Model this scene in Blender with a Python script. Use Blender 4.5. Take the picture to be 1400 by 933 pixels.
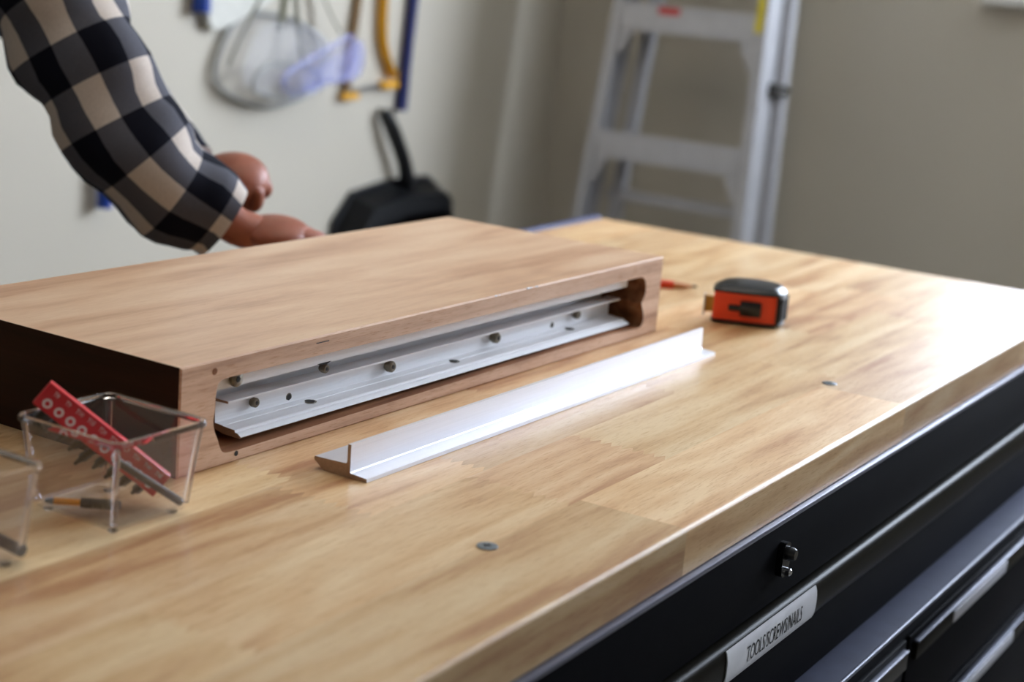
import bpy, bmesh, math, random
from mathutils import Vector, Matrix
from mathutils.geometry import tessellate_polygon
random.seed(7)
for o in list(bpy.data.objects): bpy.data.objects.remove(o)
SC = bpy.context.scene
COL = SC.collection
H = 0.95            # height of the bench top above the floor
K = 0.076           # thickness of the wooden block
TH = 0.0179         # small turn between bench and block
PI = math.pi

# ------------------------------------------------------------------ camera
cam_d = bpy.data.cameras.new('camera')
cam = bpy.data.objects.new('camera', cam_d); COL.objects.link(cam)
r_ = Vector((0.5228, -0.8485, 0.0816)); u_ = Vector((0.1524, 0.1872, 0.9704)); f_ = Vector((0.8387, 0.4949, -0.2272))
m = Matrix((r_, u_, -f_)).transposed().to_4x4()
m.translation = Vector((-0.7954, -0.7167, 0.3575 + H))
cam.matrix_world = m
cam_d.sensor_width = 36; cam_d.lens = 58.69; cam_d.clip_start = 0.02
cam_d.dof.use_dof = True; cam_d.dof.focus_distance = 1.24; cam_d.dof.aperture_fstop = 5.0
SC.camera = cam

# ------------------------------------------------------------------ world and light
w = bpy.data.worlds.new('world'); SC.world = w; w.use_nodes = True
w.node_tree.nodes['Background'].inputs[0].default_value = (0.55, 0.6, 0.7, 1)
w.node_tree.nodes['Background'].inputs[1].default_value = 0.3
WINDOW_POWER = 28.5
WINDOW_COLOR = (0.75, 0.85, 1.0)
LAMP_POWER = 6.0
LAMP_COLOR = (1.0, 0.88, 0.74)
SC.view_settings.view_transform = 'Standard'; SC.view_settings.look = 'None'
SC.view_settings.exposure = 0.22; SC.view_settings.gamma = 1.0
SC.view_settings.use_curve_mapping = False

# ------------------------------------------------------------------ helpers
def link(name, me, m=None, parent=None, smooth=None):
    ob = bpy.data.objects.new(name, me); COL.objects.link(ob)
    if m is not None:
        for q in (m if isinstance(m, (list, tuple)) else [m]): me.materials.append(q)
    if parent is not None: ob.parent = parent
    if smooth is not None:
        for p in me.polygons: p.use_smooth = True
        me.set_sharp_from_angle(angle=math.radians(smooth))
    return ob
def obj(name, bm, m=None, parent=None, smooth=None, recalc=True):
    if recalc: bmesh.ops.recalc_face_normals(bm, faces=bm.faces)
    me = bpy.data.meshes.new(name); bm.to_mesh(me); bm.free()
    return link(name, me, m, parent, smooth)
def thing(name, label, cat, loc=(0, 0, 0), rot=(0, 0, 0), group=None):
    o = bpy.data.objects.new(name, None); COL.objects.link(o); o.empty_display_size = 0.02
    o.location = loc; o.rotation_euler = rot; o['label'] = label; o['category'] = cat
    if group: o['group'] = group
    return o
def tag(o, label, cat, group=None):
    o['label'] = label; o['category'] = cat
    if group: o['group'] = group
    return o
def struct(o):
    o['kind'] = 'structure'; return o
def box(bm, x0, x1, y0, y1, z0, z1, bev=0.0, seg=2, M=None, mi=0):
    g = bmesh.ops.create_cube(bm, size=1.0)['verts']
    for v in g:
        v.co = Vector((x0 + (v.co.x + .5) * (x1 - x0), y0 + (v.co.y + .5) * (y1 - y0), z0 + (v.co.z + .5) * (z1 - z0)))
    fs = list({f for v in g for f in v.link_faces})
    for f in fs: f.material_index = mi
    if bev > 0:
        es = list({e for v in g for e in v.link_edges})
        rr = bmesh.ops.bevel(bm, geom=es, offset=bev, segments=seg, profile=.5, affect='EDGES')
        g = list({v for f in rr['faces'] for v in f.verts} | {v for v in g if v.is_valid})
    if M is not None:
        for v in g: v.co = M @ v.co
    return g
def prism(bm, pts, x0, x1, axis='X', M=None, mi=0):
    """closed polygon pts extruded between x0 and x1 along an axis"""
    def P(a, b, t):
        return {'X': Vector((t, a, b)), 'Y': Vector((a, t, b)), 'Z': Vector((a, b, t))}[axis]
    A = [bm.verts.new(P(a, b, x0)) for a, b in pts]; B = [bm.verts.new(P(a, b, x1)) for a, b in pts]
    n = len(pts); fs = [bm.faces.new(A), bm.faces.new(B[::-1])]
    for i in range(n): fs.append(bm.faces.new((A[i], A[(i + 1) % n], B[(i + 1) % n], B[i])))
    for f in fs: f.material_index = mi
    if M is not None:
        for v in A + B: v.co = M @ v.co
    return A + B
def frame_at(p, d):
    d = Vector(d).normalized(); up = Vector((0, 0, 1)) if abs(d.z) < .95 else Vector((1, 0, 0))
    x = up.cross(d).normalized(); y = d.cross(x)
    return p, x, y
def loft(bm, pts, rad, n=16, caps=True, uv=False, squash=1.0, dent=None):
    """tube through pts with radii; uv in metres"""
    pts = [Vector(p) for p in pts]; rings = []; L = 0; Ls = []
    x = None
    for i, p in enumerate(pts):
        d = (pts[min(i + 1, len(pts) - 1)] - pts[max(i - 1, 0)]).normalized()
        if x is None:
            _, x, y = frame_at(p, d)
        else:
            x = (x - d * x.dot(d)).normalized(); y = d.cross(x)
        rr = rad[i] if isinstance(rad, (list, tuple)) else rad
        ring = []
        for k in range(n):
            a = 2 * PI * k / n; q = rr * (1 + (dent(i, a) if dent else 0))
            ring.append(bm.verts.new(p + x * math.cos(a) * q + y * math.sin(a) * q * squash))
        rings.append(ring)
        if i: L += (p - pts[i - 1]).length
        Ls.append(L)
    lay = bm.loops.layers.uv.verify() if uv else None
    rm = (max(rad) if isinstance(rad, (list, tuple)) else rad)
    for i in range(len(rings) - 1):
        for k in range(n):
            f = bm.faces.new((rings[i][k], rings[i][(k + 1) % n], rings[i + 1][(k + 1) % n], rings[i + 1][k]))
            if uv:
                for lp, (kk, ii) in zip(f.loops, ((k, i), (k + 1, i), (k + 1, i + 1), (k, i + 1))):
                    lp[lay].uv = (2 * PI * rm * kk / n, Ls[ii])
    if caps: bm.faces.new(rings[0][::-1]); bm.faces.new(rings[-1])
    return rings
def smooth_path(pts, rad, sub=6):
    """Catmull-Rom resample"""
    P = [Vector(p) for p in pts]; out = []; ro = []
    for i in range(len(P) - 1):
        a, b, c, d = P[max(i - 1, 0)], P[i], P[i + 1], P[min(i + 2, len(P) - 1)]
        ra = rad[i]; rb = rad[i + 1]
        for s in range(sub):
            t = s / sub
            out.append(.5 * ((2 * b) + (c - a) * t + (2 * a - 5 * b + 4 * c - d) * t * t + (3 * b - a - 3 * c + d) * t ** 3))
            tt = t * t * (3 - 2 * t); ro.append(ra * (1 - tt) + rb * tt)
    out.append(P[-1]); ro.append(rad[-1])
    return out, ro
def cyl(bm, p, d, r, h, n=20, r2=None):
    p = Vector(p); d = Vector(d).normalized()
    return loft(bm, [p, p + d * h], [r, r if r2 is None else r2], n)
def lathe(bm, p, d, prof, n=20):
    """prof: list of (distance along d, radius)"""
    p = Vector(p); d = Vector(d).normalized(); _, x, y = frame_at(p, d); rings = []
    for h, r in prof:
        rings.append([bm.verts.new(p + d * h + (x * math.cos(2 * PI * k / n) + y * math.sin(2 * PI * k / n)) * max(r, 1e-5)) for k in range(n)])
    for i in range(len(rings) - 1):
        for k in range(n): bm.faces.new((rings[i][k], rings[i][(k + 1) % n], rings[i + 1][(k + 1) % n], rings[i + 1][k]))
    bm.faces.new(rings[0][::-1]); bm.faces.new(rings[-1])
def rrect(cx, cy, hx, hy, r, n=6):
    out = []
    for sx, sy, a0 in ((1, 1, 0), (-1, 1, PI / 2), (-1, -1, PI), (1, -1, 3 * PI / 2)):
        for i in range(n + 1):
            a = a0 + i / n * PI / 2
            out.append((cx + sx * (hx - r) + r * math.cos(a), cy + sy * (hy - r) + r * math.sin(a)))
    return out
def text_bm(txt, size, sx=1.0, extrude=0.0, res=2, bold=0.0):
    cu = bpy.data.curves.new('t', 'FONT'); cu.body = txt; cu.size = size; cu.align_x = 'CENTER'; cu.align_y = 'CENTER'
    cu.extrude = extrude; cu.offset = bold; cu.resolution_u = res
    to = bpy.data.objects.new('t', cu); COL.objects.link(to)
    dg = bpy.context.evaluated_depsgraph_get()
    me = bpy.data.meshes.new_from_object(to.evaluated_get(dg))
    bm = bmesh.new(); bm.from_mesh(me); bpy.data.meshes.remove(me); bpy.data.objects.remove(to); bpy.data.curves.remove(cu)
    for v in bm.verts: v.co.x *= sx
    return bm
def BF(x, y, z=0.0):
    """block frame (units of block thickness) to world"""
    x *= K; y *= K
    return Vector((x * math.cos(TH) + y * math.sin(TH), -x * math.sin(TH) + y * math.cos(TH), H + z * K))

# ------------------------------------------------------------------ materials
def new_mat(name):
    mt = bpy.data.materials.new(name); mt.use_nodes = True
    nt = mt.node_tree; return mt, nt, nt.nodes['Principled BSDF']
def N(nt, t, **kw):
    n = nt.nodes.new(t)
    for k, v in kw.items():
        if k.startswith('i_'): n.inputs[k[2:].replace('_', ' ')].default_value = v
        else: setattr(n, k, v)
    return n
def srgb(r, g, b):
    f = lambda c: (c / 255 / 12.92) if c / 255 <= .04045 else ((c / 255 + .055) / 1.055) ** 2.4
    return (f(r), f(g), f(b), 1)
def plain(name, col, rough=.5, metal=0.0, noise=0.08, nscale=30, bump=0.0, bscale=200, coat=0, spec=.5, aniso=0):
    mt, nt, b = new_mat(name)
    tc = N(nt, 'ShaderNodeTexCoord'); nz = N(nt, 'ShaderNodeTexNoise', i_Scale=nscale, i_Detail=4.0)
    nt.links.new(tc.outputs['Object'], nz.inputs['Vector'])
    mr = N(nt, 'ShaderNodeMapRange'); mr.inputs[1].default_value = .3; mr.inputs[2].default_value = .7
    mr.inputs[3].default_value = 1 - noise; mr.inputs[4].default_value = 1 + noise
    nt.links.new(nz.outputs[0], mr.inputs[0])
    hs = N(nt, 'ShaderNodeHueSaturation'); hs.inputs['Color'].default_value = col
    nt.links.new(mr.outputs[0], hs.inputs['Value']); nt.links.new(hs.outputs[0], b.inputs['Base Color'])
    b.inputs['Roughness'].default_value = rough; b.inputs['Metallic'].default_value = metal
    b.inputs['Coat Weight'].default_value = coat; b.inputs['Specular IOR Level'].default_value = spec
    if aniso: b.inputs['Anisotropic'].default_value = aniso
    if bump:
        n2 = N(nt, 'ShaderNodeTexNoise', i_Scale=bscale, i_Detail=3.0); nt.links.new(tc.outputs['Object'], n2.inputs['Vector'])
        bp = N(nt, 'ShaderNodeBump', i_Strength=bump, i_Distance=.001)
        nt.links.new(n2.outputs[0], bp.inputs['Height']); nt.links.new(bp.outputs[0], b.inputs['Normal'])
    return mt
def wood(name, cols, rough=.35, per_object=True, grain=26, ring=1.0, pores=.5, coat=0.0, axis='X', var=.12, bump=.15, spec=.5):
    """cols: dark, mid, light"""
    mt, nt, b = new_mat(name); L = nt.links.new
    tc = N(nt, 'ShaderNodeTexCoord')
    vec = tc.outputs['Object']
    oi = N(nt, 'ShaderNodeObjectInfo')
    if per_object:
        mul = N(nt, 'ShaderNodeMath', operation='MULTIPLY'); mul.inputs[1].default_value = 37.0
        L(oi.outputs['Random'], mul.inputs[0])
        ad = N(nt, 'ShaderNodeVectorMath', operation='ADD'); cx = N(nt, 'ShaderNodeCombineXYZ')
        for i in range(3): L(mul.outputs[0], cx.inputs[i])
        L(vec, ad.inputs[0]); L(cx.outputs[0], ad.inputs[1]); vec = ad.outputs[0]
    a, c = (1.0, grain)
    def mapped(s_long, s_cross):
        mp = N(nt, 'ShaderNodeMapping')
        s = {'X': (s_long, s_cross, s_cross), 'Y': (s_cross, s_long, s_cross), 'Z': (s_cross, s_cross, s_long)}[axis]
        mp.inputs['Scale'].default_value = s; L(vec, mp.inputs['Vector']); return mp.outputs[0]
    n1 = N(nt, 'ShaderNodeTexNoise', i_Scale=1.0, i_Detail=3.0, i_Distortion=.6 * ring); L(mapped(3.2, grain * 1.5), n1.inputs['Vector'])
    n2 = N(nt, 'ShaderNodeTexNoise', i_Scale=1.0, i_Detail=5.0, i_Roughness=.7); L(mapped(22, 260), n2.inputs['Vector'])
    wv = N(nt, 'ShaderNodeTexNoise', i_Scale=1.0, i_Detail=1.0); L(mapped(3.2, 14), wv.inputs['Vector'])
    # growth rings: many bands out of a slow noise
    rg = N(nt, 'ShaderNodeMath', operation='MULTIPLY'); rg.inputs[1].default_value = 34; L(wv.outputs[0], rg.inputs[0])
    sn = N(nt, 'ShaderNodeMath', operation='SINE'); L(rg.outputs[0], sn.inputs[0])
    m1 = N(nt, 'ShaderNodeMath', operation='MULTIPLY_ADD'); m1.inputs[1].default_value = .07 * ring; L(sn.outputs[0], m1.inputs[0]); L(n1.outputs[0], m1.inputs[2])
    m2 = N(nt, 'ShaderNodeMath', operation='MULTIPLY_ADD'); m2.inputs[1].default_value = .34; L(n2.outputs[0], m2.inputs[0]); L(m1.outputs[0], m2.inputs[2])
    rp = N(nt, 'ShaderNodeValToRGB'); L(m2.outputs[0], rp.inputs[0])
    e = rp.color_ramp.elements; e[0].position = .44; e[0].color = cols[0]; e[1].position = .86; e[1].color = cols[2]
    x = e.new(.64); x.color = cols[1]
    # pores
    n3 = N(nt, 'ShaderNodeTexNoise', i_Scale=1.0, i_Detail=2.0); L(mapped(70, 1300), n3.inputs['Vector'])
    pr = N(nt, 'ShaderNodeValToRGB'); pe = pr.color_ramp.elements; pe[0].position = .56; pe[0].color = (0, 0, 0, 1); pe[1].position = .68; pe[1].color = (1, 1, 1, 1)
    L(n3.outputs[0], pr.inputs[0])
    pm = N(nt, 'ShaderNodeMath', operation='MULTIPLY'); pm.inputs[1].default_value = pores; L(pr.outputs[0], pm.inputs[0])
    mx = N(nt, 'ShaderNodeMix', data_type='RGBA', blend_type='MULTIPLY'); L(pm.outputs[0], mx.inputs[0]); L(rp.outputs[0], mx.inputs[6]); mx.inputs[7].default_value = (.72, .58, .42, 1)
    hs = N(nt, 'ShaderNodeHueSaturation'); L(mx.outputs[2], hs.inputs['Color'])
    if per_object:
        mr = N(nt, 'ShaderNodeMapRange'); mr.inputs[3].default_value = 1 - var; mr.inputs[4].default_value = 1 + var * .6
        L(oi.outputs['Random'], mr.inputs[0]); L(mr.outputs[0], hs.inputs['Value'])
        fr = N(nt, 'ShaderNodeMath', operation='MULTIPLY'); fr.inputs[1].default_value = 7.31; L(oi.outputs['Random'], fr.inputs[0])
        f2 = N(nt, 'ShaderNodeMath', operation='FRACT'); L(fr.outputs[0], f2.inputs[0])
        m3 = N(nt, 'ShaderNodeMapRange'); m3.inputs[3].default_value = .494; m3.inputs[4].default_value = .504
        L(f2.outputs[0], m3.inputs[0]); L(m3.outputs[0], hs.inputs['Hue'])
    L(hs.outputs[0], b.inputs['Base Color'])
    b.inputs['Roughness'].default_value = rough; b.inputs['Coat Weight'].default_value = coat; b.inputs['Coat Roughness'].default_value = .12
    b.inputs['Specular IOR Level'].default_value = spec
    if bump:
        bp = N(nt, 'ShaderNodeBump', i_Strength=bump, i_Distance=.0004); L(n2.outputs[0], bp.inputs['Height']); L(bp.outputs[0], b.inputs['Normal'])
    return mt
M = {}
M['bench'] = wood('bench_wood', [srgb(182, 134, 88), srgb(213, 175, 126), srgb(228, 199, 156)], rough=.42, coat=.08, pores=.7, var=.15, bump=.05)
M['block'] = wood('block_wood', [srgb(190, 148, 116), srgb(212, 174, 140), srgb(224, 192, 160)], rough=.40, per_object=False, grain=18, ring=.7, pores=.35, bump=.08)
M['block_face'] = wood('block_face_wood', [srgb(172, 132, 104), srgb(208, 168, 138), srgb(226, 192, 164)], rough=.6, per_object=False, grain=60, ring=.6, pores=.8, bump=.4)
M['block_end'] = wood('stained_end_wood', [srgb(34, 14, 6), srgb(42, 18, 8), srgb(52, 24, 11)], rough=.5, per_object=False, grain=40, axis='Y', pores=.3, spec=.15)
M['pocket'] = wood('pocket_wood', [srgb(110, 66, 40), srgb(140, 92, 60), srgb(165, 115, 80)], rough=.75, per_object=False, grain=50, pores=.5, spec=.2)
M['aluminium'] = None
def brushed(name, col, rough, lines=900, strength=.18, metal=.8):
    mt, nt, b = new_mat(name); L = nt.links.new
    tc = N(nt, 'ShaderNodeTexCoord'); mp = N(nt, 'ShaderNodeMapping'); mp.inputs['Scale'].default_value = (3, lines, lines); L(tc.outputs['Object'], mp.inputs['Vector'])
    nz = N(nt, 'ShaderNodeTexNoise', i_Scale=1.0, i_Detail=3.0); L(mp.outputs[0], nz.inputs['Vector'])
    rp = N(nt, 'ShaderNodeMapRange'); rp.inputs[3].default_value = rough - .06; rp.inputs[4].default_value = rough + .1; L(nz.outputs[0], rp.inputs[0]); L(rp.outputs[0], b.inputs['Roughness'])
    hs = N(nt, 'ShaderNodeHueSaturation'); hs.inputs['Color'].default_value = col
    m2 = N(nt, 'ShaderNodeMapRange'); m2.inputs[3].default_value = .88; m2.inputs[4].default_value = 1.08; L(nz.outputs[0], m2.inputs[0]); L(m2.outputs[0], hs.inputs['Value'])
    L(hs.outputs[0], b.inputs['Base Color']); b.inputs['Metallic'].default_value = metal
    bp = N(nt, 'ShaderNodeBump', i_Strength=strength, i_Distance=.0003); L(nz.outputs[0], bp.inputs['Height']); L(bp.outputs[0], b.inputs['Normal'])
    return mt
M['aluminium'] = brushed('brushed_aluminium', (.76, .76, .80, 1), .44)
M['rail_aluminium'] = brushed('pale_rail_aluminium', (.92, .92, .94, 1), .48, metal=.2)
M['cut_metal'] = plain('sawn_metal', srgb(176, 148, 122), .5, .3, .1, 400)
M['screw'] = plain('dull_screw_steel', srgb(120, 112, 98), .38, .9, .15, 300)
M['hole'] = plain('dark_hole', srgb(30, 24, 18), .8, 0, .1)
M['bench_screw'] = plain('zinc_screw', srgb(120, 128, 135), .35, .9, .1, 300)
M['ladder'] = plain('ladder_aluminium', srgb(184, 183, 186), .45, .4, .05, 30)
M['ladder_dark'] = plain('dark_grey_plastic', srgb(60, 58, 55), .6)
M['yellow'] = plain('yellow_print', srgb(225, 205, 20), .5)
M['red_print'] = plain('red_print', srgb(190, 40, 35), .5)
M['black_steel'] = plain('black_powder_steel', srgb(15, 15, 19), .6, 0.0, .12, 90, bump=.05, bscale=1500, spec=.03)
M['black_gloss'] = plain('glossy_black_steel', srgb(18, 18, 20), .25, 0.0, .05, 60)
M['pull'] = plain('dark_bronze_pull', srgb(26, 24, 19), .35, 0, spec=.05)
M['handle'] = plain('dark_handle_trim', srgb(88, 90, 104), .4, .4, spec=.3)
M['ledge'] = plain('grey_satin_steel', srgb(62, 65, 82), .6, .0, .08, 60, spec=.04)
M['chrome'] = plain('chrome', (.75, .75, .78, 1), .12, 1.0, .02)
M['label'] = plain('white_label', srgb(225, 225, 230), .45)
M['ink'] = plain('black_ink', srgb(20, 20, 24), .6)
M['plate'] = plain('silver_plate', srgb(190, 190, 198), .4, .3)
M['orange'] = plain('orange_plastic', srgb(226, 62, 12), .4, 0, .05)
M['rubber'] = plain('black_rubber', srgb(15, 15, 17), .3, 0, .08, 60, spec=.3)
M['tape_blade'] = plain('yellow_blade', srgb(205, 160, 60), .4)
M['pencil'] = plain('red_orange_paint', srgb(205, 60, 20), .4)
M['pencil_wood'] = plain('raw_pencil_wood', srgb(190, 130, 85), .7)
M['graphite'] = plain('graphite', srgb(50, 48, 48), .4)
M['red'] = plain('red_plastic', srgb(205, 30, 38), .4)
M['white'] = plain('white_print', srgb(238, 225, 225), .5)
M['bit'] = plain('dark_bit_steel', srgb(62, 64, 62), .35, .8)
M['rod'] = plain('dark_grey_rod', srgb(66, 64, 60), .42, .5)
M['amber'] = plain('amber_band', srgb(235, 150, 25), .4)
M['wall'] = plain('beige_wall_paint', srgb(193, 185, 170), .75, 0, .015, 3, bump=.15, bscale=120)
M['ceiling'] = plain('white_ceiling_paint', srgb(215, 212, 204), .8, 0, .01, 3)
M['floor'] = plain('concrete', srgb(112, 106, 98), .6, 0, .15, 6, bump=.2, bscale=60)
M['lip'] = plain('lip_painted_sheen', srgb(120, 120, 136), .3, .5)  # black lip, its window sheen put into the grey-blue base colour
M['trim'] = plain('white_trim', srgb(222, 220, 215), .4)
M['black_plastic'] = plain('black_plastic', srgb(20, 21, 25), .45, 0, .08)
M['navy'] = plain('navy_plastic', srgb(22, 36, 100), .4)
M['blue'] = plain('blue_plastic', srgb(20, 60, 150), .4)
M['blue_strip'] = plain('blue_speckled_metal', srgb(52, 62, 104), .5, .1, .45, 160)
M['gold'] = plain('gold_saw_frame', srgb(232, 168, 20), .35, .1)
M['tan_wood'] = plain('tan_wood', srgb(150, 122, 88), .6)
M['steel_blade'] = plain('saw_steel', srgb(170, 168, 165), .3, .8)
M['grey_strap'] = plain('grey_strap', srgb(140, 140, 122), .8)
M['skin'] = plain('brown_skin', srgb(146, 80, 56), .5, 0, .12, 60, bump=.3, bscale=500)
M['nail'] = plain('pale_nail', srgb(214, 160, 148), .35)
M['denim'] = plain('dark_denim', srgb(38, 48, 72), .85, 0, .1, 200)
M['hair'] = plain('black_hair', srgb(20, 17, 15), .6)
M['sneaker'] = plain('grey_shoe', srgb(70, 70, 72), .7)
M['paper'] = plain('white_sheet', srgb(205, 203, 194), .8)
def clear(name, col, rough=.03, dens=None, thin=.12):
    mt, nt, b = new_mat(name)
    b.inputs['Base Color'].default_value = col; b.inputs['Roughness'].default_value = rough
    b.inputs['Transmission Weight'].default_value = 1.0; b.inputs['IOR'].default_value = 1.49
    return mt
def thin_clear(name, haze, tint):
    mt, nt, b = new_mat(name); L = nt.links.new; out = nt.nodes['Material Output']
    tr = N(nt, 'ShaderNodeBsdfTransparent'); tr.inputs[0].default_value = tint
    gl = N(nt, 'ShaderNodeBsdfGlossy'); gl.inputs['Roughness'].default_value = .04; gl.inputs[0].default_value = (1, 1, 1, 1)
    lw = N(nt, 'ShaderNodeLayerWeight'); lw.inputs[0].default_value = .5
    pw = N(nt, 'ShaderNodeMath', operation='POWER'); pw.inputs[1].default_value = 5.0; L(lw.outputs['Facing'], pw.inputs[0])
    fr = N(nt, 'ShaderNodeMath', operation='MULTIPLY_ADD'); fr.inputs[1].default_value = .55; fr.inputs[2].default_value = .06; L(pw.outputs[0], fr.inputs[0])
    mx = N(nt, 'ShaderNodeMixShader'); L(fr.outputs[0], mx.inputs[0]); L(tr.outputs[0], mx.inputs[1]); L(gl.outputs[0], mx.inputs[2])
    m2 = N(nt, 'ShaderNodeMixShader'); m2.inputs[0].default_value = haze
    b.inputs['Base Color'].default_value = srgb(225, 222, 228); b.inputs['Roughness'].default_value = .15
    L(mx.outputs[0], m2.inputs[1]); L(b.outputs[0], m2.inputs[2]); L(m2.outputs[0], out.inputs[0]); return mt
M['clear'] = thin_clear('clear_plastic', .008, (.95, .95, .97, 1))
M['clear_rim'] = clear('clear_plastic_rim', (.98, .98, 1, 1), .05)
def tinted(name, col, alpha):
    mt, nt, b = new_mat(name)
    b.inputs['Base Color'].default_value = col; b.inputs['Roughness'].default_value = .15; b.inputs['Alpha'].default_value = alpha
    return mt
M['goggle_clear'] = tinted('clear_goggle_plastic', srgb(230, 232, 242), .16)
M['goggle_violet'] = tinted('violet_goggle_plastic', srgb(190, 194, 246), .3)
M['goggle_rim'] = tinted('goggle_rim_plastic', srgb(170, 170, 165), .75)
def plaid():
    mt, nt, b = new_mat('check_flannel'); L = nt.links.new
    uv = N(nt, 'ShaderNodeTexCoord'); sx = N(nt, 'ShaderNodeSeparateXYZ'); L(uv.outputs['UV'], sx.inputs[0])
    def stripe(o, off):
        a = N(nt, 'ShaderNodeMath', operation='MULTIPLY_ADD'); a.inputs[1].default_value = 1 / .086; a.inputs[2].default_value = off; L(o, a.inputs[0])
        f = N(nt, 'ShaderNodeMath', operation='FRACT'); L(a.outputs[0], f.inputs[0])
        g = N(nt, 'ShaderNodeMath', operation='GREATER_THAN'); g.inputs[1].default_value = .5; L(f.outputs[0], g.inputs[0]); return g.outputs[0]
    s = N(nt, 'ShaderNodeMath', operation='ADD'); L(stripe(sx.outputs[0], PLAID_U), s.inputs[0]); L(stripe(sx.outputs[1], PLAID_V), s.inputs[1])
    h = N(nt, 'ShaderNodeMath', operation='MULTIPLY'); h.inputs[1].default_value = .5; L(s.outputs[0], h.inputs[0])
    rp = N(nt, 'ShaderNodeValToRGB'); rp.color_ramp.interpolation = 'CONSTANT'; e = rp.color_ramp.elements
    e[0].position = 0; e[0].color = srgb(200, 190, 182); e[1].position = .9; e[1].color = srgb(16, 18, 30)
    x = e.new(.4); x.color = srgb(86, 87, 96); L(h.outputs[0], rp.inputs[0])
    nz = N(nt, 'ShaderNodeTexNoise', i_Scale=700.0, i_Detail=3.0); L(uv.outputs['Object'], nz.inputs['Vector'])
    mr = N(nt, 'ShaderNodeMapRange'); mr.inputs[3].default_value = .75; mr.inputs[4].default_value = 1.25; L(nz.outputs[0], mr.inputs[0])
    hs = N(nt, 'ShaderNodeHueSaturation'); L(rp.outputs[0], hs.inputs['Color']); L(mr.outputs[0], hs.inputs['Value']); L(hs.outputs[0], b.inputs['Base Color'])
    b.inputs['Roughness'].default_value = .95; b.inputs['Specular IOR Level'].default_value = .15
    bp = N(nt, 'ShaderNodeBump', i_Strength=.3, i_Distance=.001); L(nz.outputs[0], bp.inputs['Height']); L(bp.outputs[0], b.inputs['Normal'])
    return mt
PLAID_U, PLAID_V = .20, .25
M['plaid'] = plaid()
def emit(name, col, s):
    mt, nt, b = new_mat(name); b.inputs['Base Color'].default_value = (0, 0, 0, 1)
    b.inputs['Emission Color'].default_value = (*col, 1); b.inputs['Emission Strength'].default_value = s; return mt
M['daylight'] = emit('daylight_pane', WINDOW_COLOR, WINDOW_POWER)
M['tube'] = emit('lit_diffuser', LAMP_COLOR, LAMP_POWER)

# ------------------------------------------------------------------ room shell
XR, YB, XL, YF, ZC = 2.95, 1.427, -3.6, -5.0, 2.6
WY0, WY1, WZ0, WZ1 = -1.55, 0.30, H + 0.35, H + 1.25      # window opening in the right wall
def wallbox(name, *a):
    bm = bmesh.new(); box(bm, *a); return struct(obj(name, bm, M['wall']))
wallbox('wall_back', XL, XR + .12, YB, YB + .12, 0, ZC)
wallbox('wall_left', XL - .12, XL, YF, YB + .12, 0, ZC)
wallbox('wall_front', XL - .12, XR + .12, YF - .12, YF, 0, ZC)
bm = bmesh.new()
box(bm, XR, XR + .12, YF, YB, 0, WZ0); box(bm, XR, XR + .12, YF, YB, WZ1, ZC)
box(bm, XR, XR + .12, YF, WY0, WZ0, WZ1); box(bm, XR, XR + .12, WY1, YB, WZ0, WZ1)
struct(obj('wall_right', bm, M['wall']))
bm = bmesh.new(); box(bm, XL - .12, XR + .12, YF - .12, YB + .12, -.1, 0); struct(obj('floor', bm, M['floor']))
bm = bmesh.new(); box(bm, XL - .12, XR + .12, YF - .12, YB + .12, ZC, ZC + .1); struct(obj('ceiling', bm, M['ceiling']))
def baseb(name, *a):
    bm = bmesh.new(); box(bm, *a, bev=.003); struct(obj(name, bm, M['trim']))
baseb('baseboard_back', XL, XR, YB - .014, YB, 0, .09)
baseb('baseboard_right', XR - .014, XR, YF, YB - .014, 0, .09)
# window: frame, mullion, panes, sill
bm = bmesh.new(); t = .05
box(bm, XR + .03, XR + .09, WY0, WY0 + t, WZ0, WZ1); box(bm, XR + .03, XR + .09, WY1 - t, WY1, WZ0, WZ1)
box(bm, XR + .03, XR + .09, WY0 + t, WY1 - t, WZ0, WZ0 + t); box(bm, XR + .03, XR + .09, WY0 + t, WY1 - t, WZ1 - t, WZ1)
ym = (WY0 + WY1) / 2; box(bm, XR + .03, XR + .09, ym - .025, ym + .025, WZ0 + t, WZ1 - t)
win = struct(obj('window_1', bm, M['trim']))
for a, b_ in ((WY0 + t, ym - .025), (ym + .025, WY1 - t)):
    bm = bmesh.new(); box(bm, XR + .055, XR + .06, a, b_, WZ0 + t, WZ1 - t)
    obj('pane', bm, M['daylight'], win)
bm = bmesh.new(); box(bm, XR - .035, XR + .03, WY0 - .06, WY1 + .06, WZ0 - .022, WZ0, bev=.004)
struct(obj('trim_1', bm, M['trim']))
# ceiling lamp (out of frame, lights the room)
cl = thing('ceiling_light', 'long flat ceiling light with a warm white diffuser above the bench', 'light', (0.55, 0.15, ZC))
bm = bmesh.new(); box(bm, -.62, .62, -.16, .16, -.06, 0, bev=.006); obj('housing', bm, M['trim'], cl)
bm = bmesh.new(); box(bm, -.58, .58, -.13, .13, -.075, -.061, bev=.004); obj('diffuser', bm, M['tube'], cl)

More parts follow.
